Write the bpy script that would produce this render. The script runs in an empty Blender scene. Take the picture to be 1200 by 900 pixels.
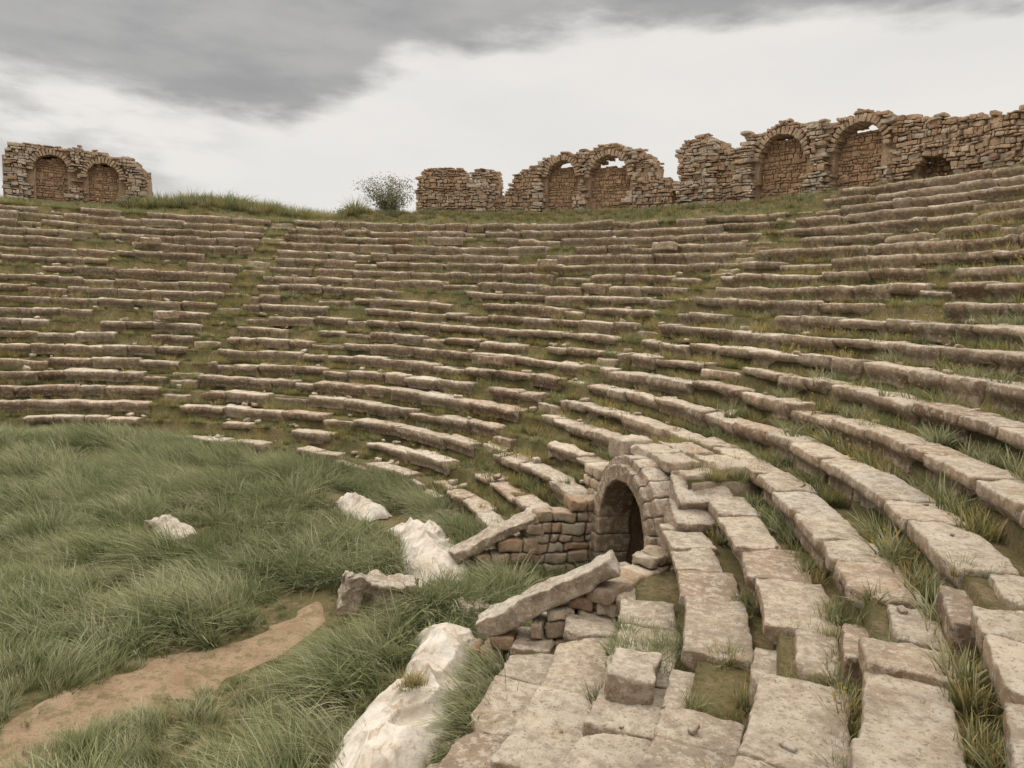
import bpy, math, random
import numpy as np
from mathutils import Matrix, Vector
random.seed(7); rng=np.random.default_rng(7)
D2R=math.pi/180
S=bpy.context.scene
S.view_settings.view_transform='Standard'; S.view_settings.look='None'; S.view_settings.exposure=0
EYE=4.8; C=np.array([-10.9,10.9]); R0=11.15; DR=0.7; DZ=0.4
PH0,PH1=-74.0,150.0
AISLES=[(91.0,.50,0),(36.0,.42,0),(-20.0,.40,3)]
# ------------------------------------------------------------------ noise
def _h(x,y,z,s):
    v=np.sin(x*127.1+y*311.7+z*74.7+s*17.31)*43758.5453
    return v-np.floor(v)
def vn(p,s=0.0):
    p=np.asarray(p,float); i=np.floor(p); f=p-i; f=f*f*(3-2*f)
    x,y,z=i[...,0],i[...,1],i[...,2]; fx,fy,fz=f[...,0],f[...,1],f[...,2]
    def L(a,b,t): return a+(b-a)*t
    return L(L(L(_h(x,y,z,s),_h(x+1,y,z,s),fx),L(_h(x,y+1,z,s),_h(x+1,y+1,z,s),fx),fy),
             L(L(_h(x,y,z+1,s),_h(x+1,y,z+1,s),fx),L(_h(x,y+1,z+1,s),_h(x+1,y+1,z+1,s),fx),fy),fz)
def n2(x,y,sc=1.0,s=0.0):
    x=np.asarray(x,float); y=np.asarray(y,float)
    x,y=np.broadcast_arrays(x,y)
    return vn(np.stack([x*sc,y*sc,np.zeros_like(x)+.37],-1),s)
def sst(a,b,x):
    t=np.clip((x-a)/(b-a),0,1); return t*t*(3-2*t)
def polar(r,ph):
    a=np.asarray(ph)*D2R
    return C[0]+r*np.cos(a), C[1]+r*np.sin(a)
# ------------------------------------------------------------------ passage frame
M=np.array([2.08,12.33]); T=np.array([-.284,.959]); N=np.array([.959,.284])
def tn(x,y):
    dx=x-M[0]; dy=y-M[1]
    return dx*T[0]+dy*T[1], dx*N[0]+dy*N[1]
def w_tn(t,n):
    return M[0]+t*T[0]+n*N[0], M[1]+t*T[1]+n*N[1]
POLY=np.array([(1.40,-3.3),(1.40,.25),(-1.3,.25),(-1.45,-.5),(-2.55,-1.5),(-1.85,-3.5)])
def inpoly(t,n,P=POLY):
    t=np.asarray(t,float); n=np.asarray(n,float); r=np.zeros(np.broadcast(t,n).shape,bool)
    k=len(P)
    for a in range(k):
        x1,y1=P[a]; x2,y2=P[(a+1)%k]
        c=((y1>n)!=(y2>n)) & (t<(x2-x1)*(n-y1)/((y2-y1) if y2!=y1 else 1e-9)+x1)
        r^=c
    return r
# ------------------------------------------------------------------ heights
LID=2.24
def ground_h(x,y):
    r=np.hypot(x-C[0],y-C[1]); ph=np.degrees(np.arctan2(y-C[1],x-C[0]))
    near=1-sst(40,80,r)
    h=.22*(n2(x,y,.35,1)-.5)+.09*(n2(x,y,1.3,2)-.5)
    h=h*near+ (1-near)*2.5*(n2(x,y,.01,3)-.5)
    h=h+.30*sst(6,10,r)*sst(70,100,ph)*(1-sst(11,12.5,r))*near
    return h
def nrows(ph): return np.where(ph<37,23,21)
def rowz(i): return .4+DZ*i
def cavea_z(r,ph):
    nr=nrows(ph)
    i=np.floor((r-R0-.17)/DR)
    z=rowz(i)-.08
    top=rowz(nr-1)-.08; rt=R0+DR*nr
    base=np.where(ph<85,9.15,8.65)
    k=sst(0,1,(r-rt)/np.maximum(27.6-rt,.3))
    zt=top+(base-top)*k
    zt=zt+.60*np.exp(-((ph-98)/6.5)**2)*np.exp(-((r-27.8)/1.3)**2)+.2*np.exp(-((ph-104)/6)**2)*np.exp(-((r-27.3)/1.3)**2)
    z=np.where(r>=rt,zt,z)
    out=base*(1-sst(29.8,52,r))
    z=np.where(r>29.8,out,z)
    return z
def terr(x,y):
    r=np.hypot(x-C[0],y-C[1]); ph=np.degrees(np.arctan2(y-C[1],x-C[0]))
    g=ground_h(x,y)
    cz=cavea_z(r,ph)
    ang=sst(PH0-14,PH0,ph)*(1-sst(PH1,PH1+14,ph))
    mix=np.where(r<52,cz*ang+g*(1-ang),g)
    z=np.where(r<R0+.17,g,mix+np.where(r>25.8,.15*(n2(x,y,.9,5)-.5),.09*(n2(x,y,2.5,5)-.5)))
    t,n=tn(x,y)
    ip=inpoly(t,n)&(r<17)
    z=np.where(ip,g-.0,z)
    lid=(np.abs(t)<1.4)&(n>=.25)&(n<2.2)
    z=np.where(lid,np.maximum(z,LID),z)
    return z,ip
# ------------------------------------------------------------------ mesh helpers
class Acc:
    def __init__(s): s.v=[];s.f=[];s.c=[];s.a=[];s.n=0
    def add(s,v,f,c,amp=0.0):
        s.v.append(v); s.f.append(f+s.n); s.n+=len(v)
        s.c.append(np.tile(np.array([c[0],c[1],c[2],1.0]),(len(v),1))); s.a.append(np.full(len(v),amp) if np.isscalar(amp) else amp)
    def build(s,name,mat,smooth=True,freqs=((3,.8),(9,.6),(26,.42)),parent=None,loc=None):
        v=np.concatenate(s.v);f=np.concatenate(s.f);c=np.concatenate(s.c);a=np.concatenate(s.a)
        if a.max()>0:
            d=np.zeros_like(v)
            for k,(fr,w) in enumerate(freqs):
                for ax in range(3):
                    d[:,ax]+=(vn(v*fr,11+k*3+ax)-.5)*2*w
            v=v+d*a[:,None]
        return mk(name,v,f,mat,smooth,c,parent)
def mk(name,v,f,mat,smooth=True,col=None,parent=None,attr='col'):
    v=np.asarray(v,float); f=np.asarray(f,int)
    me=bpy.data.meshes.new(name); k=f.shape[1]
    me.vertices.add(len(v)); me.vertices.foreach_set('co',v.ravel())
    me.loops.add(f.size); me.loops.foreach_set('vertex_index',f.ravel().astype(np.int32))
    me.polygons.add(len(f)); me.polygons.foreach_set('loop_start',np.arange(0,f.size,k,dtype=np.int32))
    me.polygons.foreach_set('loop_total',np.full(len(f),k,dtype=np.int32))
    me.polygons.foreach_set('use_smooth',np.full(len(f),smooth))
    me.update(calc_edges=True); me.validate()
    if col is not None:
        at=me.color_attributes.new(attr,'FLOAT_COLOR','POINT'); at.data.foreach_set('color',np.asarray(col,float).ravel())
    if mat: me.materials.append(mat)
    o=bpy.data.objects.new(name,me); S.collection.objects.link(o)
    if parent: o.parent=parent
    return o
_tc={}
def tmpl(nx,ny,nz):
    k=(nx,ny,nz)
    if k in _tc: return _tc[k]
    idx={};V=[];F=[]
    def g(a,b,c):
        if (a,b,c) not in idx:
            idx[(a,b,c)]=len(V); V.append((2*a/nx-1,2*b/ny-1,2*c/nz-1))
        return idx[(a,b,c)]
    for a in range(nx):
        for b in range(ny):
            F.append((g(a,b,0),g(a,b+1,0),g(a+1,b+1,0),g(a+1,b,0)))
            F.append((g(a,b,nz),g(a+1,b,nz),g(a+1,b+1,nz),g(a,b+1,nz)))
    for a in range(nx):
        for c in range(nz):
            F.append((g(a,0,c),g(a+1,0,c),g(a+1,0,c+1),g(a,0,c+1)))
            F.append((g(a,ny,c),g(a,ny,c+1),g(a+1,ny,c+1),g(a+1,ny,c)))
    for b in range(ny):
        for c in range(nz):
            F.append((g(0,b,c),g(0,b,c+1),g(0,b+1,c+1),g(0,b+1,c)))
            F.append((g(nx,b,c),g(nx,b+1,c),g(nx,b+1,c+1),g(nx,b,c+1)))
    V=np.array(V); V=np.sign(V)*(1-(1-np.abs(V))**1.5)
    _tc[k]=(V,np.array(F)); return _tc[k]
def rbox(dims,rad,res):
    V,F=tmpl(*res); h=np.array(dims)/2
    q=V*h; r=min(rad,h.min()*.9)
    inn=np.clip(q,-(h-r),h-r); d=q-inn; l=np.linalg.norm(d,axis=1)
    m=l>1e-9; q=q.copy(); q[m]=inn[m]+d[m]/l[m][:,None]*r
    return q,F
def rotm(rx,ry,rz):
    return np.array((Matrix.Rotation(rz,3,'Z')@Matrix.Rotation(ry,3,'Y')@Matrix.Rotation(rx,3,'X')))
# ------------------------------------------------------------------ materials
def newmat(name):
    m=bpy.data.materials.new(name); m.use_nodes=True; nt=m.node_tree
    b=nt.nodes['Principled BSDF']; b.inputs['Roughness'].default_value=.92
    b.inputs['Specular IOR Level'].default_value=.15
    return m,nt,b
def nd(nt,t,**k):
    n=nt.nodes.new(t)
    for a,b in k.items(): setattr(n,a,b)
    return n
def noise(nt,vec,scale,detail=3,rough=.65):
    n=nd(nt,'ShaderNodeTexNoise'); n.inputs['Scale'].default_value=scale; n.inputs['Detail'].default_value=detail; n.inputs['Roughness'].default_value=rough
    nt.links.new(vec,n.inputs['Vector']); return n.outputs['Fac']
def mr(nt,v,a,b,c=0.0,d=1.0):
    n=nd(nt,'ShaderNodeMapRange',interpolation_type='SMOOTHSTEP'); nt.links.new(v,n.inputs[0])
    for i,x in enumerate((a,b,c,d)): n.inputs[i+1].default_value=x
    return n.outputs[0]
def mix(nt,f,a,b,bt='MIX'):
    n=nd(nt,'ShaderNodeMix',data_type='RGBA',blend_type=bt)
    for s,x in ((0,f),(6,a),(7,b)):
        if isinstance(x,bpy.types.NodeSocket): nt.links.new(x,n.inputs[s])
        elif s==0: n.inputs[0].default_value=x
        else: n.inputs[s].default_value=(x[0],x[1],x[2],1)
    return n.outputs[2]
def bump(nt,bs,hs,st,dist):
    prev=None
    for h,d in zip(hs,dist):
        b=nd(nt,'ShaderNodeBump'); b.inputs['Strength'].default_value=st; b.inputs['Distance'].default_value=d
        nt.links.new(h,b.inputs['Height'])
        if prev: nt.links.new(prev,b.inputs['Normal'])
        prev=b.outputs[0]
    nt.links.new(prev,bs.inputs['Normal'])
def pos(nt): return nd(nt,'ShaderNodeNewGeometry').outputs['Position']
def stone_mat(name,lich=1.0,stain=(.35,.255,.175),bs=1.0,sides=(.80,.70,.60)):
    m,nt,b=newmat(name); g=nd(nt,'ShaderNodeNewGeometry'); p=g.outputs['Position']
    a=nd(nt,'ShaderNodeAttribute',attribute_name='col').outputs['Color']
    v=mr(nt,noise(nt,p,3.0,4,.65),.3,.7,.76,1.14)
    hv=nd(nt,'ShaderNodeCombineColor'); [nt.links.new(v,hv.inputs[i]) for i in range(3)]
    c=mix(nt,1.0,a,hv.outputs[0],'MULTIPLY')
    c=mix(nt,mr(nt,noise(nt,p,1.3,4,.7),.48,.68,0,.55),c,stain)
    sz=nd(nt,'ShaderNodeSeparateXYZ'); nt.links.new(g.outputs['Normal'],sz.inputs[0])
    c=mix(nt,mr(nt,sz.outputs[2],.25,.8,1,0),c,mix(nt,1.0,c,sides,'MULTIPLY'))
    n9=noise(nt,p,9,4,.75)
    c=mix(nt,mr(nt,n9,.50,.59,0,.6*lich),c,(.62,.58,.52))
    c=mix(nt,mr(nt,n9,.47,.38,0,.55*lich),c,(.27,.235,.195))
    c=mix(nt,mr(nt,noise(nt,p,24,4,.78),.54,.63,0,.65),c,(.17,.14,.105))
    nt.links.new(c,b.inputs['Base Color'])
    bump(nt,b,[noise(nt,p,16,6,.8)],bs,[.06])
    return m
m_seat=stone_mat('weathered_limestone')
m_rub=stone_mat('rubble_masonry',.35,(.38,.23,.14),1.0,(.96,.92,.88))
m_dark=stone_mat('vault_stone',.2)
def ground_mat():
    m,nt,b=newmat('earth_and_turf'); p=pos(nt)
    c=mix(nt,mr(nt,noise(nt,p,.5,4,.6),.35,.65),(.14,.135,.06),(.23,.19,.095))
    c=mix(nt,mr(nt,noise(nt,p,3,5,.75),.48,.64,0,.8),c,(.32,.24,.15))
    c=mix(nt,mr(nt,noise(nt,p,22,4,.75),.45,.65,0,.7),c,(.09,.088,.036))
    nt.links.new(c,b.inputs['Base Color']); bump(nt,b,[noise(nt,p,9,6,.8)],1.0,[.14]); return m
m_ground=ground_mat()
def dirt_mat():
    m,nt,b=newmat('path_dirt'); p=pos(nt)
    c=mix(nt,mr(nt,noise(nt,p,2.4,5,.7),.35,.65),(.33,.235,.155),(.42,.32,.22))
    c=mix(nt,mr(nt,noise(nt,p,30,4,.7),.48,.68,0,.6),c,(.20,.145,.09))
    c=mix(nt,mr(nt,noise(nt,p,5,5,.75),.50,.60,0,.75),c,(.20,.175,.09))
    nt.links.new(c,b.inputs['Base Color']); bump(nt,b,[noise(nt,p,12,6,.8)],1.0,[.08]); return m
m_dirt=dirt_mat()
def grass_mat(name,basec,tipA,tipB,tipC,sc=.6):
    m,nt,b=newmat(name); p=pos(nt)
    t=nd(nt,'ShaderNodeAttribute',attribute_name='col').outputs['Color']
    sep=nd(nt,'ShaderNodeSeparateColor'); nt.links.new(t,sep.inputs[0])
    oi=nd(nt,'ShaderNodeObjectInfo').outputs['Random']
    tip=mix(nt,mr(nt,noise(nt,p,sc,3,.7),.40,.60),tipA,tipB)
    tip=mix(nt,mr(nt,oi,.5,1.0,0,.9),tip,tipC)
    tip=mix(nt,mr(nt,sep.outputs[1],.6,1.0,0,.8),tip,tipC)
    c=mix(nt,mr(nt,sep.outputs[0],0,.75),basec,tip)
    d=nd(nt,'ShaderNodeBsdfDiffuse'); nt.links.new(c,d.inputs[0])
    tr=nd(nt,'ShaderNodeBsdfTranslucent'); nt.links.new(c,tr.inputs[0])
    ms=nd(nt,'ShaderNodeMixShader'); ms.inputs[0].default_value=.3
    nt.links.new(d.outputs[0],ms.inputs[1]); nt.links.new(tr.outputs[0],ms.inputs[2])
    nt.links.new(ms.outputs[0],nt.nodes['Material Output'].inputs[0]); return m
m_lush=grass_mat('meadow_grass',(.085,.095,.038),(.145,.18,.075),(.25,.275,.14),(.42,.43,.29),.8)
m_dry=grass_mat('tier_grass',(.13,.12,.045),(.22,.22,.075),(.36,.31,.125),(.50,.41,.22),.9)
def plain(name,c1,c2,sc=8,rough=.8):
    m,nt,b=newmat(name); p=pos(nt)
    nt.links.new(mix(nt,mr(nt,noise(nt,p,sc,3,.6),.35,.65),c1,c2),b.inputs['Base Color']); b.inputs['Roughness'].default_value=rough; return m
m_yel=plain('yellow_petals',(.62,.44,.08),(.55,.34,.06))
m_leaf=plain('shrub_leaves',(.13,.14,.075),(.25,.25,.15),3)
m_bark=plain('shrub_bark',(.16,.12,.09),(.22,.18,.14))
def tarp_mat():
    m,nt,b=newmat('dirty_geotextile'); p=pos(nt)
    c=mix(nt,mr(nt,noise(nt,p,2.2,5,.7),.42,.66),(.49,.465,.43),(.39,.345,.29))
    c=mix(nt,mr(nt,noise(nt,p,4,5,.78),.53,.64,0,.75),c,(.27,.20,.14))
    nt.links.new(c,b.inputs['Base Color']); b.inputs['Roughness'].default_value=.7
    bump(nt,b,[noise(nt,p,10,4,.6)],.5,[.05]); return m
m_tarp=tarp_mat()
# ------------------------------------------------------------------ terrain
rings=list(np.linspace(.0,R0-.3,60)[1:])+[R0+.02,R0+.165]
for i in range(23):
    R=R0+DR*i; rings+= [R+.19,R+.40,R+.62,R+.84]
rings=[r for r in rings if r<R0+DR*23]+list(np.arange(R0+DR*23+.1,31,.3))+list(np.geomspace(31.5,60,24))+list(np.geomspace(66,2500,26))
rings=np.array(sorted(set(np.round(rings,4))))
na=900
ang=np.linspace(-180,180,na,endpoint=False)
RR,AA=np.meshgrid(rings,ang,indexing='ij')
X,Y=polar(RR,AA); Z,IP=terr(X,Y)
v=np.stack([X,Y,Z],-1).reshape(-1,3)
i0=np.arange(len(rings)-1)[:,None]*na; j=np.arange(na)[None,:]; j1=(j+1)%na
f=np.stack([i0+j,i0+na+j,i0+na+j1,i0+j1],-1).reshape(-1,4)
ipf=IP.reshape(-1); zz=v[:,2]
cnt=ipf[f].sum(1); rng_z=zz[f].max(1)-zz[f].min(1)
keep=~((cnt>0)&(cnt<4)&(rng_z>.25))
f=f[keep]
cv=np.array([[C[0],C[1],float(ground_h(C[0],C[1]))]])
ci=len(v); v=np.vstack([v,cv])
jj=np.arange(0,na,2); fc=np.stack([np.full(na//2,ci),jj,(jj+1),(jj+2)%na],-1)
f=np.vstack([f,fc])
mk('ground',v,f,m_ground,True)
# ------------------------------------------------------------------ seating
seat=Acc(); GAPS=[]
def blkcol():
    b=random.uniform(.82,1.13)
    w=random.random()
    base=np.array([.535,.470,.39])*(1-w)+np.array([.49,.41,.325])*w
    r=random.random()
    if r<.12: base=np.array([.40,.31,.235])
    elif r<.22: base=np.array([.57,.52,.45])
    return base*b
def arcblock(acc,Rf,D,am,L,zt,H,dist,nose=True,tilt=.02,rad=.03):
    if dist<7: res=(30,18,10)
    elif dist<12: res=(18,11,8)
    elif dist<20: res=(10,5,6)
    else: res=(8,3,5)
    q,F=rbox((L,D,H),rad*random.uniform(.6,1.4),res)
    q[:,1]+=q[:,0]/L*random.gauss(0,.025)
    q[:,0]+=q[:,1]/D*random.gauss(0,.025)
    for _ in range(2):
        if random.random()<.22: # broken corner
            sx=random.choice((-1,1)); cx=np.clip((sx*q[:,0]/(L/2)-.6)/.4,0,1)*np.clip((-q[:,1]/(D/2)+.1)/1.1,0,1)
            q[:,1]+=cx*.20*random.uniform(.5,1.3); q[:,2]-=cx*.05
    if nose:
        fw=np.clip((-q[:,1]/(D/2)-.1)/.9,0,1); lw=np.clip((H/2-random.uniform(.12,.19)-q[:,2])/(.05),0,1)
        q[:,1]+=fw*lw*random.uniform(.10,.18)
    R=rotm(random.gauss(0,tilt*.9),random.gauss(0,tilt*.6),random.gauss(0,tilt*.9))
    q=q@R.T
    rc=Rf+D/2; rr=rc+q[:,1]
    a=am*D2R+q[:,0]/rc
    v=np.stack([C[0]+rr*np.cos(a),C[1]+rr*np.sin(a),zt-H/2+q[:,2]],-1)
    acc.add(v,F[:,::-1],blkcol(),.020 if dist<12 else .034)
def grassgap(i,ph): return (i==2 and -18.0<ph<-12.5)
for i in range(23):
    R=R0+DR*i; rc=R+.32; ph=PH0+random.uniform(0,3)
    while ph<PH1:
        x,y=polar(rc,ph); d=math.hypot(x,y)
        L=random.uniform(.65,1.5) if d<12 else random.uniform(.65,1.9)
        def bad(p0,p1):
            if p1>37 and i>=21: return True
            if grassgap(i,p0) or grassgap(i,p1): return True
            for a,w,i0_ in AISLES:
                if i<i0_: continue
                wd=math.degrees(w/rc)
                if p1>a-wd and p0<a+wd: return True
            for q in np.linspace(p0,p1,5):
                for rr in (R+.08,R+.6):
                    xx,yy=polar(rr,q); t,n=tn(xx,yy)
                    if inpoly(t,n): return True
                    if i<=4 and abs(t)<1.25 and -.1<n<2.2: return True
            return False
        ok=False
        for k in (1,.7,.45,.3):
            Lk=L*k
            if not bad(ph,ph+math.degrees(Lk/rc)): ok=True; break
        if not ok:
            ph+=math.degrees(.10/rc); continue
        am=ph+math.degrees(Lk/rc)/2
        far=d>14
        ph+=math.degrees((Lk+(random.uniform(.0,.016) if not far else random.uniform(-.01,.035)))/rc)
        miss=.006 if not far else .045
        if i<=4 and d<12: miss=0
        if am>93: miss=.12
        if float(n2(am*.3,i*.8,1.0,21))>.82 and far: miss=.5
        if random.random()<miss: GAPS.append((i,am,Lk)); continue
        ro=.12*(float(n2(am*.12,i*.25,1.0,31))-.5)*2+random.gauss(0,.010 if not far else .032)
        zo=.07*(float(n2(am*.15,i*.3,1.0,32))-.5)+random.gauss(0,.009 if not far else .020)
        if random.random()<(.04 if not far else .12): zo-=random.uniform(.05,.13); ro+=random.gauss(0,.06)
        if d<9 and i<=4: Dp=random.uniform(.63,.70)
        elif d<14: Dp=random.uniform(.52,.62)
        else: Dp=random.uniform(.42,.62)
        tl=.011 if not far else .027
        if random.random()<.04: tl*=2.5
        arcblock(seat,R+ro,Dp,am,Lk,rowz(i)+zo,.40 if d<14 else .36,d,True,tl,.026)
for (a,w,i0_),keep in zip(AISLES,(.35,.45,.97)):
    for i in range(i0_,21):
        R=R0+DR*i; x,y=polar(R+.3,a); d=math.hypot(x,y)
        for k in (0,1):
            if random.random()>keep: continue
            ww=w*2*random.uniform(.94,1.0)
            arcblock(seat,R+.34*k-.03,.36,a+random.uniform(-.1,.1),ww,rowz(i)-.20+.20*k+random.gauss(0,.01),.34,d,False,.015,.03)
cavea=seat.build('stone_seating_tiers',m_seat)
# ------------------------------------------------------------------ loose stones
def rock(acc,x,y,z,dims,rz,seed=0,res=(12,9,7),tx=0,ty=0,col=(.46,.41,.34),amp=.03,rad=.04):
    q,F=rbox(dims,rad,res)
    q=q*(1+.22*(vn(q*2.2+seed*3.1,seed)[:,None]-.5))
    q=q@rotm(tx,ty,rz).T
    acc.add(q+np.array([x,y,z]),F,col,amp)
def single(name,*a,**k):
    A=Acc(); rock(A,*a,**k); return A.build(name,m_seat)
def gh(x,y): return float(ground_h(np.array(x),np.array(y)))
single('fallen_stone_block',-6.35,13.6,gh(-6.35,13.6)+.20,(.95,.50,.36),-.6,1,(20,14,10),.15,.22,(.52,.47,.40),.07)
single('fallen_stone_block',-2.35,11.0,gh(-2.4,11)+.24,(.34,.30,.66),.5,2,(12,12,16),.1,.35,(.55,.51,.45),.07)
single('fallen_stone_block',-1.80,11.35,gh(-1.9,11.3)+.18,(.85,.36,.36),-.15,3,(20,12,10),.1,.05,(.51,.46,.40),.07)
single('fallen_stone_block',-.45,11.0,gh(-.4,11)+.10,(.55,.45,.30),.5,4,(12,10,8),0,.1,(.42,.35,.28),.05)
single('fallen_stone_block',1.75,11.0,.55,(.5,.5,.7),.3,5,(12,10,12),0,.05,(.50,.44,.37))
rub=Acc()
for k in range(560):
    if k<170:
        ph=random.uniform(-30,80); r=R0-random.uniform(-.1,.9)*.8; x,y=polar(r,ph); t,n=tn(x,y)
        if abs(t)<1.2: continue
        z=gh(x,y); s=random.uniform(.08,.26)
    else:
        i=random.randrange(21); ph=random.uniform(-60,130); r=R0+DR*i+random.uniform(.3,.62); x,y=polar(r,ph); t,n=tn(x,y)
        if inpoly(t,n) or (abs(t)<1.4 and n<2.2): continue
        if math.hypot(x,y)<2.5: continue
        z=rowz(i); s=random.uniform(.05,.19)
        if math.hypot(x,y)<10: s*=.4
    rock(rub,x,y,z+s*.2,(s*random.uniform(1,1.8),s,s*.7),random.uniform(0,3),k,(5,4,4),random.uniform(-.3,.3),random.uniform(-.3,.3),blkcol()*.92,.02*s/.15,.04)
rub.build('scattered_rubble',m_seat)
for k,(ph,r,z,rz,L_) in enumerate([(-18.6,12.86,1.30,.06,.72),(55,21,6.4,.5,.7),(48,15.3,3.1,.3,.7),(103,22,6.9,.4,.7),(44.5,22.6,7.1,.3,.8),(97,16.8,3.9,.7,.8)]):
    x,y=polar(r,ph)
    single('displaced_seat_stone',x,y,z,(L_,.46,.28),ph*D2R+1.57+rz,k,(16,12,8),.04*(-1)**k,.04,(.54,.48,.405) if k==0 else tuple(blkcol()))
# ------------------------------------------------------------------ vaulted passage
vp=bpy.data.objects.new('vaulted_passage_entrance',None); S.collection.objects.link(vp)
def tnbox(acc,t,n,z,dims,col,rz=0,tilt=0,rad=.03,res=(8,7,6),amp=.018,tx=0):
    q,F=rbox(dims,rad,res); q=q@rotm(tx,tilt,rz).T
    x=M[0]+(t+q[:,0])*T[0]+(n+q[:,1])*N[0]; y=M[1]+(t+q[:,0])*T[1]+(n+q[:,1])*N[1]
    acc.add(np.stack([x,y,z+q[:,2]],-1),F[:,::-1],col,amp)
A=Acc(); r_in=.88; zs=1.02
nv=13
for k in range(nv):
    th=math.pi*(k+.5)/nv; rm=r_in+.14
    q,F=rbox((.28,.62,2*rm*math.sin(math.pi/nv/2)*.99+.02),.02,(6,8,5))
    q=q@rotm(0,-th,0).T
    x0=rm*math.cos(th); z0=zs+rm*math.sin(th)
    tt=x0+q[:,0]; nn=.16+q[:,1]; z=z0+q[:,2]
    A.add(np.stack([M[0]+tt*T[0]+nn*N[0],M[1]+tt*T[1]+nn*N[1],z],-1),F,np.array([.46,.385,.31])*random.uniform(.8,1.12),.02)
    rm=r_in+.36
    q,F=rbox((.19,.52,2*rm*math.sin(math.pi/nv/2)*1.0),.02,(5,7,5)); q=q@rotm(0,-th,0).T
    tt=rm*math.cos(th)+q[:,0]; nn=.20+q[:,1]; z=zs+rm*math.sin(th)*.97+q[:,2]
    A.add(np.stack([M[0]+tt*T[0]+nn*N[0],M[1]+tt*T[1]+nn*N[1],z],-1),F,np.array([.54,.475,.40])*random.uniform(.85,1.1),.024)
for sgn in (-1,1):
    z=0
    for c,hh in enumerate((.35,.34,.33)):
        tnbox(A,sgn*1.08,.16,z+hh/2,(.40,.62+.06*(c%2),hh-.01),np.array([.47,.40,.32])*random.uniform(.85,1.1)); z+=hh
for t,n,z,l,dp,hh,ti in [(-1.36,.52,1.98,.60,.85,.30,-.50),(-1.60,.42,1.66,.62,.95,.38,-.35),(-1.72,.34,1.32,.70,1.0,.38,-.18),(-1.80,.25,.98,.76,1.0,.38,0),(-1.85,.1,.62,.8,1.0,.40,0),(-1.9,.0,.2,.85,1.0,.44,0)]:
    tnbox(A,t,n,z,(l,dp,hh),np.array([.53,.47,.40])*random.uniform(.88,1.08),rz=random.uniform(-.04,.04)+.22,tilt=ti,rad=.04,res=(14,12,8),amp=.035)
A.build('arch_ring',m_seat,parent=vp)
B=Acc()
def rubcol(w=.5):
    r=random.random()
    if r<.32*w: c=np.array([.56,.49,.405])
    elif r<.76: c=np.array([.51,.385,.275])
    else: c=np.array([.44,.295,.195])
    return c*random.uniform(.78,1.15)
def wingcol():
    r=random.random()
    c=np.array([.57,.50,.41]) if r<.50 else (np.array([.49,.395,.30]) if r<.85 else np.array([.47,.33,.225]))
    return c*random.uniform(.82,1.12)
z=0
while z<2.15:
    h=random.uniform(.15,.24)
    t=1.28; lim=1.75
    while t<lim:
        l=random.uniform(.2,.42)
        if z+h<1.95: tnbox(B,t+l/2,.34,z+h/2,(l-.015,.75,h-.015),wingcol(),rad=.04,res=(4,4,3))
        t+=l
    z+=h
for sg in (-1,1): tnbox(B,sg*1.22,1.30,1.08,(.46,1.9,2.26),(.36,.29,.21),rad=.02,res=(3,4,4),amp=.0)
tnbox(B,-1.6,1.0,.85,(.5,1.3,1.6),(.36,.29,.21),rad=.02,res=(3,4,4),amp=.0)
for t,zc,n,l,hh in [(.92,2.28,.42,.60,.42),(.25,2.34,.55,.72,.18),(-.45,2.32,.58,.66,.18),(-1.0,2.20,.62,.55,.20),(.3,2.33,1.2,1.0,.18),(-.8,2.32,1.25,.9,.18)]:
    tnbox(B,t,n,zc,(l,.6,hh),np.array((.53,.465,.385))*random.uniform(.85,1.1),rz=random.uniform(-.1,.1),rad=.04,res=(12,10,6),amp=.045)
def wing(p0,p1,z0,z1,thick,acc):
    p0=np.array(p0);p1=np.array(p1); Ln=np.linalg.norm(p1-p0); d=(p1-p0)/Ln; an=math.atan2(d[1],d[0])
    z=-.05
    while z<max(z0,z1):
        h=random.uniform(.13,.27); s=random.uniform(-.15,0)
        while s<Ln:
            l=random.uniform(.15,.5); u=min(max((s+l/2)/Ln,0),1); top=z0+(z1-z0)*u
            if z+h*.6<top:
                c=p0+d*(s+l/2)
                tnbox(acc,c[0],c[1],z+h/2,(l-.02,thick*random.uniform(.86,1.14),h*random.uniform(.82,.98)),wingcol(),rz=an+random.gauss(0,.05),tilt=random.gauss(0,.05),rad=.035,res=(6,5,4),amp=.04)
            s+=l
        z+=h
wing((1.35,0.1),(1.35,-1.2),1.42,1.05,.42,B)
wing((1.35,-1.2),(1.38,-2.7),.85,.15,.42,B)
wing((-2.55,-1.45),(-1.85,-3.0),1.25,.15,.42,B)
wing((-1.75,-.35),(-2.5,-1.4),1.3,1.25,.42,B)
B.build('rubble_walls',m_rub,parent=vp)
Cc=Acc()
def coping(p0,p1,z0,z1,w,h,col):
    p0=np.array(p0);p1=np.array(p1); L=np.linalg.norm(p1-p0); d=(p1-p0)/L; an=math.atan2(d[1],d[0])
    c=(p0+p1)/2; L3=math.hypot(L,z1-z0)
    q,F=rbox((L3,w,h),.03,(30,10,7)); q=q@rotm(0,-math.atan2(z1-z0,L),0).T; q=q@rotm(0,0,an).T
    tt=c[0]+q[:,0]; nn=c[1]+q[:,1]
    Cc.add(np.stack([M[0]+tt*T[0]+nn*N[0],M[1]+tt*T[1]+nn*N[1],(z0+z1)/2+q[:,2]],-1),F[:,::-1],col,.04)
coping((1.36,-1.25),(1.38,-2.75),.95,.30,.46,.18,(.45,.39,.325))
coping((-2.62,-1.42),(-1.86,-3.02),1.48,.42,.44,.26,(.56,.515,.45))
Cc.build('sloped_coping_stones',m_seat,parent=vp)
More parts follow.
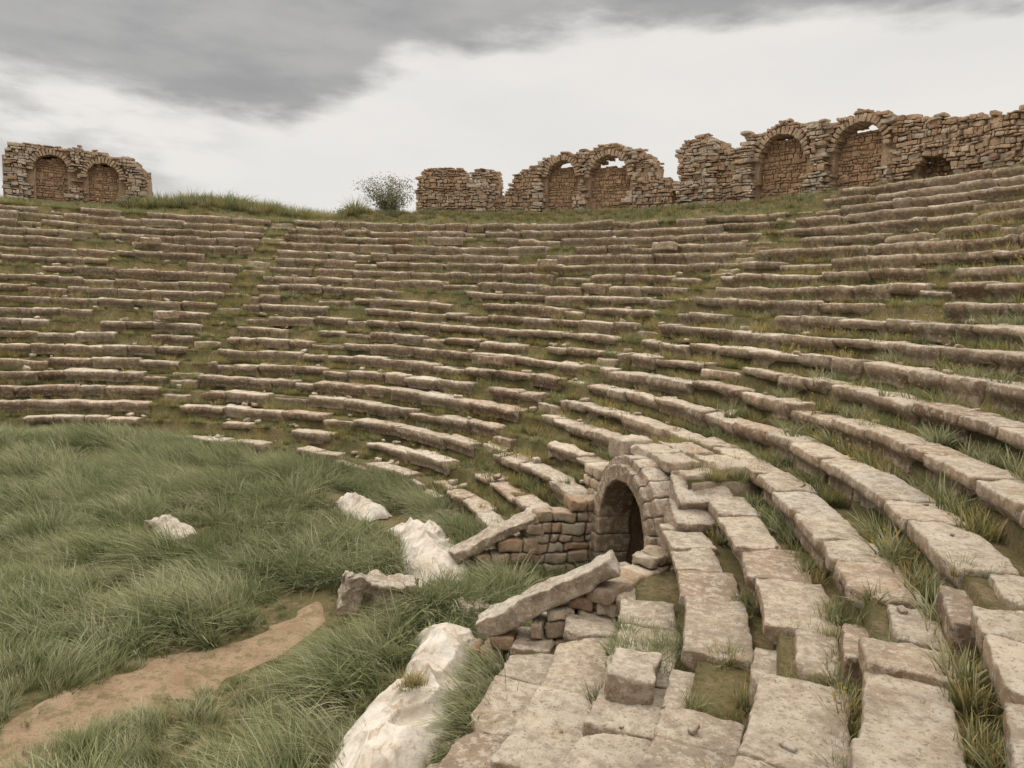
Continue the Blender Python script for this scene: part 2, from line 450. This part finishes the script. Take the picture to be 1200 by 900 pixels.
prof=[(-.9,-.1)]+[(-.9,z) for z in (.3,.6,zs)]+[(-r_in*math.cos(a),zs+r_in*math.sin(a)) for a in np.linspace(0,math.pi,19)[1:-1]]+[(.9,z) for z in (zs,.6,.3)]+[(.9,-.1)]
ns=np.linspace(.3,8,40); V=[];F=[]
for a,n_ in enumerate(ns):
    for (t,z) in prof:
        x,y=w_tn(t,n_); V.append((x,y,z))
k=len(prof)
for a in range(len(ns)-1):
    for b in range(k-1): F.append((a*k+b,a*k+b+1,(a+1)*k+b+1,(a+1)*k+b))
V=np.array(V); V=V+(vn(V*5,3)[:,None]-.5)*.05
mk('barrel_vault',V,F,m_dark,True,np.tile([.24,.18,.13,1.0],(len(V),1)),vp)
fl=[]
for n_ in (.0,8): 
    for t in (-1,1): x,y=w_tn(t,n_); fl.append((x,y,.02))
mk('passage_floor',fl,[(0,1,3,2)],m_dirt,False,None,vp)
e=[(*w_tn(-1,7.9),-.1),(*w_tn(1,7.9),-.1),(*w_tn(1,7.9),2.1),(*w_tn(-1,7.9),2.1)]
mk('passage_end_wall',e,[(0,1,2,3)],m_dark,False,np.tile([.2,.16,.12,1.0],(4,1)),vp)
# ------------------------------------------------------------------ ruins on the rim
def ruin(name,prof,arches,piers,Rw,zb,thick=.95,holes=(),seed=0):
    random.seed(100+seed)
    Aa=Acc(); ps=np.array([p[0] for p in prof]); hs=np.array([p[1] for p in prof])
    o_=np.argsort(ps); ps=ps[o_];hs=hs[o_]
    pmin,pmax=ps[0],ps[-1]
    def top(ph):
        h=np.interp(ph,ps,hs)
        return h+.26*(float(n2(ph*1.3,seed,1,40))-.5)+.20*(float(n2(ph*4.5,seed,1,41))-.5)
    def arch_at(ph,z,grow=0):
        for k,(a,b,h,back) in enumerate(arches):
            c=(a+b)/2; hw=abs(b-a)/2*D2R*Rw+grow; s=(ph-c)*D2R*Rw; zsng=h-(hw-grow)
            if abs(s)<hw and (z<zsng or s*s+(z-zsng)**2<hw*hw): return k
        return -1
    def hole_at(ph,z):
        for (a,b,z0,z1) in holes:
            m_=(a+b)/2; hw=(b-a)/2
            if a<ph<b and z0<z<z1*(1-.45*((ph-m_)/hw)**2): return True
        return False
    def pier_at(ph): return any(a<=ph<=b for a,b in piers)
    def put(ph,r0,dep,z,l,h,col,rad=.03,rz=0,res=(2,2,2),jt=.05,amp=.035):
        q,F=rbox((l,dep,h),rad,res); q=q@rotm(random.gauss(0,jt*.6),random.gauss(0,jt),rz).T
        rr=r0+dep/2+q[:,1]; a=ph*D2R+q[:,0]/(r0+dep/2)
        Aa.add(np.stack([C[0]+rr*np.cos(a),C[1]+rr*np.sin(a),zb+z+q[:,2]],-1),F[:,::-1],col,amp)
    z=-.5
    while z<3.4:
        h=random.choice((.08,.10,.12,.15,.19))
        for face in (0,1):
            ph=pmin+random.uniform(0,.2)
            while ph<pmax:
                pr=pier_at(ph); l=random.choice((.10,.14,.2,.27,.36))*random.uniform(.85,1.15)*(1.35 if pr else 1); dph=math.degrees(l/Rw)
                c=ph+dph/2; zc=z+h/2+.08*(float(n2(c*1.1,z*2,1,77))-.5)
                if c<pmax and zc<top(c):
                    col=rubcol(1.0 if pr else .5)
                    if pr and random.random()<.42: col=np.array([.57,.505,.425])*random.uniform(.85,1.1)
                    hh=h*random.uniform(.7,1.15)
                    if face==0:
                        k=arch_at(c,zc,.02)
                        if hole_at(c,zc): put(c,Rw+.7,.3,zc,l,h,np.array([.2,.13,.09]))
                        elif k>=0:
                            if zc<arches[k][3]+.15*(float(n2(c*3,7,1,5))-.5):
                                put(c,Rw+.42+random.gauss(0,.015),.3,zc,l-.012,hh,np.array([.53,.36,.235])*random.uniform(.8,1.15))
                        elif arch_at(c,zc,.30)>=0 and zc>1.0: pass
                        else: put(c,Rw-(.14 if pr else 0)+random.gauss(0,.04),.4,zc,l-.012,hh,col)
                    else:
                        k=arch_at(c,zc,.02)
                        if not (k>=0 and zc>arches[k][3]): put(c,Rw+thick-.25+random.gauss(0,.03),.3,zc,l-.015,h-.01,col)
                ph+=dph
        z+=h
    for (a,b,h,back) in arches:
        c=(a+b)/2; hw=abs(b-a)/2*D2R*Rw; zsng=h-hw; nvs=19
        for k in range(nvs):
            th=math.pi*(k+.5)/nvs; rm=hw+.14
            s=rm*math.cos(th); zz=zsng+rm*math.sin(th)
            q,F=rbox((.28*random.uniform(.75,1.2),thick*.75,2*rm*math.sin(math.pi/nvs/2)*random.uniform(.7,.92)),.02,(2,2,2)); q=q@rotm(0,-th+random.gauss(0,.04),0).T
            rr=Rw-.03+random.gauss(0,.02)+thick*.375+q[:,1]; aa=c*D2R+(s+q[:,0])/Rw
            Aa.add(np.stack([C[0]+rr*np.cos(aa),C[1]+rr*np.sin(aa),zb+zz+q[:,2]],-1),F,np.array([.52,.41,.305])*random.uniform(.75,1.15),.02)
    ph=pmin+.1; st=math.degrees(.22/Rw)
    while ph<pmax-.1:
        c=ph+st/2; tp=top(c)-.08; k=-1
        for kk,(a,b,h,back) in enumerate(arches):
            if min(a,b)<c<max(a,b): k=kk
        cc=np.array([.43,.315,.215])
        hl=[hh for hh in holes if hh[0]<c<hh[1]]
        if hl: put(c,Rw+.25,thick-.4,(hl[0][3]+tp)/2,.23,tp-hl[0][3],cc,.005,0,(1,1,3),0,.02)
        elif k<0: put(c,Rw+.2,thick-.35,(tp-.6)/2,.23,tp+.6,cc,.005,0,(1,1,6),0,.02)
        else:
            a,b,h,back=arches[k]; cen=(a+b)/2; hw=abs(b-a)/2*D2R*Rw; s=(c-cen)*D2R*Rw; zc=h-hw+math.sqrt(max(hw*hw-s*s,0))
            if tp>zc+.1: put(c,Rw+.1,thick-.25,(zc+.05+tp)/2,.23,tp-zc-.05,cc,.005,0,(1,1,3),0,.02)
            bt=min(back,tp)-.06
            put(c,Rw+.5,thick-.68,(bt-.6)/2,.23,bt+.6,cc,.005,0,(1,1,5),0,.02)
        ph+=st
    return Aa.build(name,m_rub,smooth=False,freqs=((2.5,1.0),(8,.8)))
ruin('ruined_arch_wall',[(78.4,1.7),(77.6,2.25),(76,2.4),(73.6,2.3),(72.9,1.9),(72.5,1.2),(72.35,2.2),(70.1,2.25),(69.8,1.7),(69.5,.7),(68.6,1.2),(67.5,2.0),(66,2.3),(64.6,2.75),(62.8,3.0),(61.3,2.8),(60.2,2.9),(57.8,3.1),(56.2,3.05),(55,2.9),(53.8,2.3),(53.2,1.9),(52.6,1.4),(51.2,1.3)],
     [(64.3,61.3,2.5,2.3),(59.8,55.9,2.6,2.15)],[(70,72.3),(64.4,65.3),(59.9,61.2),(54.6,55.8)],28,9.15,seed=1)
ruin('ruined_arch_wall',[(50.9,2.4),(50.5,2.9),(48.8,3.05),(47.3,2.95),(46.9,2.5),(46.6,2.3),(45,2.35),(44.8,2.8),(43.6,2.9),(41.6,3.15),(39.6,2.95),(37.4,2.8),(35.4,3.1),(33.4,2.8),(32.6,2.55),(30,2.4),(27,2.15),(24,1.95),(20,1.9),(16,1.7),(12,1.0)],
     [(43.5,39.7,2.65,2.5),(37.2,33.5,2.6,2.42)],[(47.0,50.6),(43.6,44.8),(37.4,39.6),(32.6,33.4)],28,9.15,holes=((28.4,31.2,.1,1.1),),seed=2)
ruin('ruined_arch_tower',[(118.5,2.3),(118,2.75),(115,2.85),(112,2.8),(110,2.75),(109.7,2.6),(107.5,2.6),(106.6,2.2),(106.1,1.5)],
     [(116.2,113.2,2.4,2.3),(111.7,108.7,2.25,2.2)],[(116.3,118.3),(111.8,113.1),(106.2,108.5)],28.2,8.65,thick=1.6,seed=3)
random.seed(11)
# ------------------------------------------------------------------ path
PP=np.array([(-9.5,2.5),(-7.2,4.3),(-5.9,5.8),(-5.15,7.0),(-4.75,7.9),(-4.1,8.8),(-3.45,9.5),(-2.9,10.3),(-2.9,11.2)])
def pathdist(x,y):
    best=np.full(np.shape(x),1e9)
    for a in range(len(PP)-1):
        p,q=PP[a],PP[a+1]; d=q-p; t=np.clip(((x-p[0])*d[0]+(y-p[1])*d[1])/(d@d),0,1)
        best=np.minimum(best,np.hypot(x-p[0]-t*d[0],y-p[1]-t*d[1]))
    return best
seg=[]
for a in range(len(PP)-1):
    for t in np.linspace(0,1,22,endpoint=False): seg.append(PP[a]*(1-t)+PP[a+1]*t)
seg=np.array(seg+[PP[-1]])
kk=np.ones(15)/15; sp=np.pad(seg,((7,7),(0,0)),'edge'); seg=np.stack([np.convolve(sp[:,q],kk,'valid') for q in (0,1)],-1)
tg=np.gradient(seg,axis=0); tg/=np.linalg.norm(tg,axis=1)[:,None]; nr=np.stack([-tg[:,1],tg[:,0]],-1)
V=[];nc=21
for k in range(len(seg)):
    e=min(1,(len(seg)-1-k)/55)**.7*.66+.03
    wl=e*(.6+.8*float(n2(k*.18,0,1,51))); wr=e*(.6+.8*float(n2(k*.18,9,1,52)))
    for c in np.linspace(-1,1,nc):
        p=seg[k]+nr[k]*(c*(wl if c<0 else wr)); V.append((p[0],p[1],.020-.09*abs(c)**5))
V=np.array(V); V[:,2]+=ground_h(V[:,0],V[:,1])+.012*(n2(V[:,0],V[:,1],9,91)-.5)
F=[(a*nc+b,(a+1)*nc+b,(a+1)*nc+b+1,a*nc+b+1) for a in range(len(seg)-1) for b in range(nc-1)]
mk('dirt_path',V,F,m_dirt,True)
# ------------------------------------------------------------------ tarps
TARPS=[((-2.2,15.4),(-1.1,12.2),1.15,.34,1,.15),((-.62,10.2),(-1.30,6.2),1.10,.50,2,-.05),((-4.0,17.3),(-2.8,15.9),.8,.24,3,0)]
def tarp(name,p0,p1,w,H,seed,bend=0.0):
    nu,nv_=170,90; p0=np.array(p0);p1=np.array(p1); L=np.linalg.norm(p1-p0); d=(p1-p0)/L; nrm=np.array([-d[1],d[0]])
    U,Vv=np.meshgrid(np.linspace(0,1,nu),np.linspace(-1,1,nv_),indexing='ij')
    wv=w/2*(.55+.9*n2(U*3.2,np.sign(Vv)*3,1,60+seed)+.3*(n2(U*14,np.sign(Vv)*5,1,66+seed)-.5))*(.45+.55*np.sin(np.pi*np.clip(U,0.02,.98))**.3)
    uu=U+ .12*(n2(Vv*2.5,U*0,1,61+seed)-.5)*np.abs(2*U-1)
    x=p0[0]+d[0]*uu*L+nrm[0]*(Vv*wv+bend*np.sin(np.pi*U)); y=p0[1]+d[1]*uu*L+nrm[1]*(Vv*wv+bend*np.sin(np.pi*U))
    sh=(1-np.abs(Vv)**1.6)**.8*np.clip(np.sin(np.pi*U),0,1)**.4
    def rid(a,b,s): return 1-np.abs(2*n2(a,b,1,s)-1)
    wx=x+.35*n2(x,y,2,70+seed); wy=y+.35*n2(x,y,2,71+seed)
    f1=rid(wx*2.0+wy*.8,wy*1.0-wx*.4,62+seed)**2.6; f2=rid(wx*4.0-wy*1.7,wy*2.2+wx,63+seed)**3; f3=rid(wx*9-wy*3,wy*3+wx*2,64+seed)**3
    lump=sst(.4,.6,n2(x,y,1.1,65+seed))*.5+n2(x,y,1.4,67+seed)*.5
    z=ground_h(x,y)+H*sh*(.45+.8*lump)+(.18*f1+.11*f2+.04*f3)*(sh*.75+.3)-.05
    V=np.stack([x,y,z],-1).reshape(-1,3)
    F=[(a*nv_+b,a*nv_+b+1,(a+1)*nv_+b+1,(a+1)*nv_+b) for a in range(nu-1) for b in range(nv_-1)]
    return mk(name,V,F,m_tarp,True)
for tp_ in TARPS: tarp('protective_tarp',*tp_)
# ------------------------------------------------------------------ vegetation
def hidden_coll(name): return bpy.data.collections.new(name)
def tuft(name,n,h0,h1,rad,lean,wid,coll,mats,flowers=0,seed=0,wind=.0):
    r=np.random.default_rng(seed); V=[];F=[];Cl=[];mi=[]
    for k in range(n):
        a=r.uniform(0,2*math.pi); rr=rad*math.sqrt(r.uniform()); bx,by=rr*math.cos(a),rr*math.sin(a)
        h=r.uniform(h0,h1); la=r.normal(lean,lean*.5); da=a+r.normal(0,.8)
        dx,dy=math.cos(da)*la+wind*h,math.sin(da)*la
        w=wid*r.uniform(.7,1.3); pa=r.uniform(0,math.pi); px,py=math.cos(pa)*w/2,math.sin(pa)*w/2
        shade=r.uniform(); base=len(V)
        for s in range(4):
            t=s/3; k2=t**1.7; ww=(1-t**2*.9)
            zz=h*(t-.28*t*t*min(1.4,(abs(dx)+abs(dy))/max(h,.01)))
            V+= [(bx+dx*k2-px*ww,by+dy*k2-py*ww,zz-.02),(bx+dx*k2+px*ww,by+dy*k2+py*ww,zz-.02)]
            Cl+=[(t,shade,0,1)]*2
        for s in range(3): F.append((base+2*s,base+2*s+1,base+2*s+3,base+2*s+2)); mi.append(0)
        if k<flowers:
            top=np.array([bx+dx,by+dy,V[-1][2]]); e=.010
            for q in range(2):
                b2=len(V); an=q*1.57+.3
                ux,uy=math.cos(an)*e,math.sin(an)*e
                V+=[tuple(top+(-ux,-uy,-e*.6)),tuple(top+(ux,uy,-e*.6)),tuple(top+(ux,uy,e)),tuple(top+(-ux,-uy,e))]; Cl+=[(1,0,0,1)]*4
                F.append((b2,b2+1,b2+2,b2+3)); mi.append(1)
    o=mk(name,V,F,mats[0],True,Cl); 
    for m in mats[1:]: o.data.materials.append(m)
    o.data.polygons.foreach_set('material_index',np.array(mi,dtype=np.int32))
    S.collection.objects.unlink(o); coll.objects.link(o)
cl=hidden_coll('meadow_grass_tufts')
for k in range(5): tuft('meadow_tuft_%d'%k,60,.22,.56,.18,.18,.009,cl,[m_lush],0,20+k,.65)
tuft('meadow_tuft_5',46,.10,.62,.14,.30,.016,cl,[m_lush],0,29,.1)
cd=hidden_coll('tier_grass_tufts')
for k in range(4): tuft('tier_tuft_%d'%k,36,.10,.27,.09,.08,.008,cd,[m_dry],0,40+k,.1)
tuft('tier_tuft_4',34,.12,.30,.10,.08,.008,cd,[m_dry,m_yel],6,50,.1)
tuft('tier_tuft_5',38,.10,.26,.10,.08,.008,cd,[m_lush],0,51,.1)
tuft('tier_tuft_6',40,.14,.38,.08,.16,.012,cd,[m_lush],0,52,.2)
def scatter(name,P,rot,scl,idx,coll):
    me=bpy.data.meshes.new(name); me.vertices.add(len(P)); me.vertices.foreach_set('co',np.asarray(P,float).ravel()); me.update()
    a=me.attributes.new('rot','FLOAT_VECTOR','POINT'); a.data.foreach_set('vector',np.asarray(rot,float).ravel())
    a=me.attributes.new('scl','FLOAT_VECTOR','POINT'); a.data.foreach_set('vector',np.asarray(scl,float).ravel())
    a=me.attributes.new('pick','INT','POINT'); a.data.foreach_set('value',np.asarray(idx,dtype=np.int32))
    o=bpy.data.objects.new(name,me); S.collection.objects.link(o)
    ng=bpy.data.node_groups.new(name,'GeometryNodeTree')
    ng.interface.new_socket('Geometry',in_out='INPUT',socket_type='NodeSocketGeometry'); ng.interface.new_socket('Geometry',in_out='OUTPUT',socket_type='NodeSocketGeometry')
    gi=ng.nodes.new('NodeGroupInput'); go=ng.nodes.new('NodeGroupOutput'); ip=ng.nodes.new('GeometryNodeInstanceOnPoints')
    ci=ng.nodes.new('GeometryNodeCollectionInfo'); ci.inputs['Collection'].default_value=coll; ci.inputs['Separate Children'].default_value=True; ci.inputs['Reset Children'].default_value=True
    def na_(n,t):
        x=ng.nodes.new('GeometryNodeInputNamedAttribute'); x.data_type=t; x.inputs['Name'].default_value=n; return [s for s in x.outputs if s.enabled and s.name=='Attribute'][0]
    er=ng.nodes.new('FunctionNodeEulerToRotation')
    L=ng.links.new
    L(gi.outputs[0],ip.inputs['Points']); L(ci.outputs[0],ip.inputs['Instance']); ip.inputs['Pick Instance'].default_value=True
    L(na_('pick','INT'),ip.inputs['Instance Index']); L(na_('rot','FLOAT_VECTOR'),er.inputs[0]); L(er.outputs[0],ip.inputs['Rotation'])
    L(na_('scl','FLOAT_VECTOR'),ip.inputs['Scale']); L(ip.outputs[0],go.inputs[0])
    md=o.modifiers.new('scatter','NODES'); md.node_group=ng
    return o
n=14500
x=rng.uniform(-24,2,n); y=rng.uniform(1,24,n)
r=np.hypot(x-C[0],y-C[1]); pd=pathdist(x,y); t,nn=tn(x,y)
wpath=(.28+.28*n2(x,y,2.5,71))*np.clip((12.2-y)/2.5,.2,1)
bare=n2(x,y,.9,72)
ok=(r<R0+.05)&((pd>wpath)|(rng.uniform(size=n)<.08))&(bare<.86)
ok&=~((np.abs(t)<.5)&(nn>-1.5))
x=x[ok];y=y[ok]; g=ground_h(x,y)
wd=4.0*n2(x,y,.22,73)+3.2*n2(x,y,1.0,74)+rng.normal(0,.5,len(x))
sc=.15+1.75*n2(x,y,1.0,75)+rng.normal(0,.2,len(x)); sc=np.clip(sc,.28,1.7)
pd=pathdist(x,y); sc*=np.clip(.22+(pd-.22)*.9,.2,1)
for (a,b,w_,H_,s_,be) in TARPS:
    a=np.array(a);b=np.array(b);d=b-a; tt=np.clip(((x-a[0])*d[0]+(y-a[1])*d[1])/(d@d),0,1); dd=np.hypot(x-a[0]-tt*d[0],y-a[1]-tt*d[1])
    sc=np.where(dd<.38,0.01,np.where(dd<.7,sc*.6,sc))
k=sc>.05; x=x[k];y=y[k];g=g[k];wd=wd[k];sc=sc[k]
idx=np.where(n2(x,y,1.3,78)+rng.normal(0,.1,len(x))>.72,5,rng.integers(0,5,len(x)))
scatter('meadow_grass',np.stack([x,y,g],-1),np.stack([rng.normal(0,.12,len(x)),rng.normal(.15,.15,len(x)),wd],-1),np.stack([sc*1.1,sc*1.1,sc],-1),idx,cl)
P=[];Rt=[];Sc=[];Id=[]
def addg(x,y,z,s,i):
    if i==4 and random.random()<.6: i=0
    P.append((x,y,z));Rt.append((random.gauss(0,.1),random.gauss(0,.1),random.uniform(0,6.28)));Sc.append((s*1.15,s*1.15,s));Id.append(i)
for i in range(23):
    R=R0+DR*i
    arc=R*(PH1-PH0)*D2R; m=int(arc*17)
    phs=np.sort(np.array([random.uniform(PH0,PH1) for _ in range(m)]))
    dn=n2(phs*.35*R/18,np.full(m,i*.8),1,81)*.6+n2(phs*1.6*R/18,np.full(m,i*1.7),1,82)*.4
    for ph,q in zip(phs,dn):
        if ph>37 and i>=21: continue
        x,y=polar(R+.3,ph); d=math.hypot(x,y)
        thr=.44 if d<9 else .36
        if ph>93: thr=.24
        if i<4 and -45<ph<-3: thr=.62
        elif d<14 and i>=5: thr=.36
        if i==5 and -40<ph<-12: thr=.15
        if q<thr or random.random()<.08: continue
        rr=R+(random.uniform(.60,.76) if random.random()<.82 or d<12 else random.uniform(.15,.7))
        x,y=polar(rr,ph); t,n_=tn(x,y)
        if inpoly(t,n_) : continue
        if math.hypot(x,y)<1.6: continue
        z=rowz(i)-.06
        if i<4 and abs(t)<1.4 and n_>-.5: continue
        s=random.uniform(.5,1.3)*(.55+.95*q)
        if d<9 and i<5: s*=.7
        addg(x,y,z,s,random.choice((0,1,2,3,4,5,5,6,6) if d<16 else (0,1,2,3,5,5,4)))
for (i,am,L_) in GAPS:
    rc=R0+DR*i+.35
    for _ in range(int(L_*13)+3):
        ph=am+math.degrees(random.uniform(-.5,.5)*L_/rc); x,y=polar(R0+DR*i+random.uniform(.12,.7),ph); t,n_=tn(x,y)
        if inpoly(t,n_) or math.hypot(x,y)<1.6: continue
        addg(x,y,rowz(i)-.1,random.uniform(.5,1.1),random.choice((0,1,2,5,5,6)))
# narrow leftovers beside the near aisle
for i in range(3,12):
    for sgn in (-1,1):
        for _ in range(5):
            rr=R0+DR*i+random.uniform(.15,.7); ph=-20+sgn*math.degrees((.44+random.uniform(0,.14))/rr); x,y=polar(rr,ph)
            if math.hypot(x,y)>1.6: addg(x,y,rowz(i)-.1,random.uniform(.4,.9),random.choice((0,5,6)))
for k in range(70):
    ph=random.uniform(-17.5,-11.8); x,y=polar(random.uniform(12.55,13.2),ph); addg(x,y,1.1,random.uniform(.5,1.0),random.choice((5,6,6,0)))
for (a,w,i0_),dens in zip(AISLES,(26,20,4)):
    for k in range(int(14*dens)):
        rr=random.uniform(R0+DR*i0_,R0+14.5); i=int((rr-R0)/DR); off=random.uniform(-w,w)
        if a<0: off=math.copysign(w,off)
        ph=a+math.degrees(off/rr); x,y=polar(rr,ph)
        fr=((rr-R0)/DR-i)
        addg(x,y,rowz(i)-.06-(.2 if fr<.5 else 0)*(1 if a<0 else .3),random.uniform(.5,1.2),random.choice((0,1,2,5,5)))
for k in range(9500):
    ph=random.uniform(5,140); rr=random.uniform(25.3,29.6) if ph>37 else random.uniform(27.2,29.6)
    if float(n2(ph*.8,rr*1.2,1,84))<.22: continue
    if 27.9<rr<29 and (ph<78.5 or ph>106): continue
    x,y=polar(rr,ph); z=float(terr(np.array([x]),np.array([y]))[0][0])
    s=random.uniform(.7,1.4)*(random.uniform(1.4,2.5) if 84<ph<108 and rr>26.8 else 1)
    addg(x,y,z-.03,s,random.choice((0,1,2,3,5,5,6)))
for k in range(240):
    t=random.uniform(-1.5,1.5); n_=random.uniform(.7,2.1); x,y=w_tn(t,n_); addg(x,y,LID,random.uniform(.6,1.2),random.choice((0,1,5)))
for k in range(300):
    t=random.uniform(-1.9,1.1); n_=random.uniform(-3.8,-.3); x,y=w_tn(t,n_)
    if inpoly(t,n_): addg(x,y,gh(x,y)-.02,random.uniform(.6,1.4),random.choice((5,6)))
for k in range(14): addg(-1.0+random.gauss(0,.07),8.1+random.gauss(0,.08),.42,random.uniform(.5,.8),random.choice((0,1)))
scatter('tier_grass',P,Rt,Sc,Id,cd)
print('tufts',len(P))
def shrub(name,x,y,z,w,h,seed):
    r=np.random.default_rng(seed); par=bpy.data.objects.new(name,None); S.collection.objects.link(par)
    V=[];F=[];LV=[];LF=[]
    for k in range(44):
        a=r.uniform(0,6.28); sp=r.uniform(.1,1)*w/2; hh=h*r.uniform(.45,1)*(1-.30*sp/(w/2))
        pts=[np.array([math.cos(a)*sp*t**1.2+ .05*math.sin(7*t+k),math.sin(a)*sp*t**1.2,hh*t]) for t in np.linspace(0,1,6)]
        for j,p in enumerate(pts):
            rr=.018*(1-j/6.5); b=len(V)
            for q in range(4): V.append(tuple(p+np.array([math.cos(q*1.57)*rr,math.sin(q*1.57)*rr,0])))
            if j: 
                for q in range(4): F.append((b-4+q,b-4+(q+1)%4,b+(q+1)%4,b+q))
            if j>=1:
                for _ in range(34):
                    c=p+r.normal(0,.15,3); e=r.uniform(.03,.055); u=r.normal(size=3);u/=np.linalg.norm(u); v_=np.cross(u,r.normal(size=3)); v_/=np.linalg.norm(v_)
                    b2=len(LV); LV+= [tuple(c-u*e),tuple(c+v_*e*.5),tuple(c+u*e),tuple(c-v_*e*.5)]; LF.append((b2,b2+1,b2+2,b2+3))
    mk('stems',V,F,m_bark,True,None,par); mk('leaves',LV,LF,m_leaf,False,None,par); par.location=(x,y,z)
def tz(x,y): return float(terr(np.array([x]),np.array([y]))[0][0])
x,y=polar(28.2,81.5); shrub('shrub',x,y,tz(x,y)-.1,3.4,2.2,3)
x,y=polar(28.4,86.3); shrub('shrub',x,y,tz(x,y)-.1,.8,.9,4)
# ------------------------------------------------------------------ world
W=bpy.data.worlds.new('World'); S.world=W; W.use_nodes=True; nt=W.node_tree; L=nt.links.new
SUN_EL,SUN_AZ=52*D2R,-60*D2R
sky=nd(nt,'ShaderNodeTexSky',sky_type='NISHITA',sun_disc=False); sky.sun_elevation=SUN_EL; sky.sun_rotation=SUN_AZ
bg1=nt.nodes['Background']; bg1.inputs[1].default_value=.10; L(sky.outputs[0],bg1.inputs[0])
tc=nd(nt,'ShaderNodeTexCoord').outputs['Generated']; sx=nd(nt,'ShaderNodeSeparateXYZ'); L(tc,sx.inputs[0])
def mth(op,a,b=None):
    n_=nd(nt,'ShaderNodeMath',operation=op)
    for k,q in enumerate((a,b)):
        if q is None: continue
        if isinstance(q,(int,float)): n_.inputs[k].default_value=q
        else: L(q,n_.inputs[k])
    return n_.outputs[0]
az=mth('MULTIPLY',mth('ARCTAN2',sx.outputs[0],sx.outputs[1]),57.2958); el=mth('MULTIPLY',mth('ARCSINE',sx.outputs[2]),57.2958)
cb=nd(nt,'ShaderNodeCombineXYZ'); L(mth('MULTIPLY',az,.05),cb.inputs[0]); L(mth('MULTIPLY',el,.16),cb.inputs[1])
cv_=cb.outputs[0]
n1=noise(nt,cv_,1.6,6,.55); n2_=noise(nt,cv_,.8,5,.5)
ramp=nd(nt,'ShaderNodeValToRGB'); L(mr(nt,az,-60,60,0,1),ramp.inputs[0])
ramp.inputs[0].links[0].from_node.interpolation_type='LINEAR'
cr=ramp.color_ramp; pts=[(-60,12),(-34,12.6),(-24,12.4),(-17,12.2),(-13,13.8),(-9,16.9),(5,19.5),(32,19.4),(60,22)]
while len(cr.elements)<len(pts): cr.elements.new(.5)
for k,(a,b) in enumerate(pts):
    cr.elements[k].position=(a+60)/120; cr.elements[k].color=(b/30,)*3+(1,)
bd=mth('MULTIPLY',ramp.outputs[0],30.0)
dlt=mth('ADD',mth('SUBTRACT',el,bd),mth('MULTIPLY',mth('SUBTRACT',n1,.5),7.0))
dark=mr(nt,dlt,-.8,1.6)
dark=mth('MULTIPLY',dark,mr(nt,el,28,42,1,.1))
wis=mth('MULTIPLY',mth('MULTIPLY',mr(nt,n1,.42,.60),mr(nt,az,-27,-18,1,0)),mth('MULTIPLY',mr(nt,el,5,8),.60))
dark=mth('MAXIMUM',dark,wis)
br=mix(nt,mr(nt,n2_,.3,.7),(.86,.83,.79),(.79,.77,.74))
br=mix(nt,mr(nt,el,27,48),br,(3.35,3.05,2.62))
dk=mix(nt,mr(nt,n1,.35,.7),(.47,.46,.445),(.345,.34,.335))
cc=mix(nt,dark,br,dk)
bg2=nd(nt,'ShaderNodeBackground'); L(cc,bg2.inputs[0]); bg2.inputs[1].default_value=1.0
ms=nd(nt,'ShaderNodeMixShader'); ms.inputs[0].default_value=.96
L(bg1.outputs[0],ms.inputs[1]); L(bg2.outputs[0],ms.inputs[2]); L(ms.outputs[0],nt.nodes['World Output'].inputs[0])
sd=bpy.data.lights.new('sun','SUN'); sd.energy=1.5; sd.angle=14*D2R; sd.color=(1,.91,.78)
so=bpy.data.objects.new('sun',sd); S.collection.objects.link(so)
dv=Vector((math.cos(SUN_EL)*math.sin(SUN_AZ),math.cos(SUN_EL)*math.cos(SUN_AZ),math.sin(SUN_EL)))
so.rotation_euler=dv.to_track_quat('Z','Y').to_euler()
# ------------------------------------------------------------------ camera
p=6.1*D2R; fi=2.4*D2R
Rv=Vector((1,0,0)); Fv=Vector((0,math.cos(p),-math.sin(p))); Uv=Vector((0,math.sin(p),math.cos(p)))
cR=Rv*math.cos(fi)+Uv*math.sin(fi); cU=-Rv*math.sin(fi)+Uv*math.cos(fi)
m=Matrix((( cR.x,cU.x,-Fv.x,0),(cR.y,cU.y,-Fv.y,0),(cR.z,cU.z,-Fv.z,EYE),(0,0,0,1)))
cam=bpy.data.cameras.new('camera'); cam.lens=26.0; cam.sensor_width=36; cam.clip_start=.05; cam.clip_end=6000
co=bpy.data.objects.new('camera',cam); S.collection.objects.link(co); co.matrix_world=m; S.camera=co
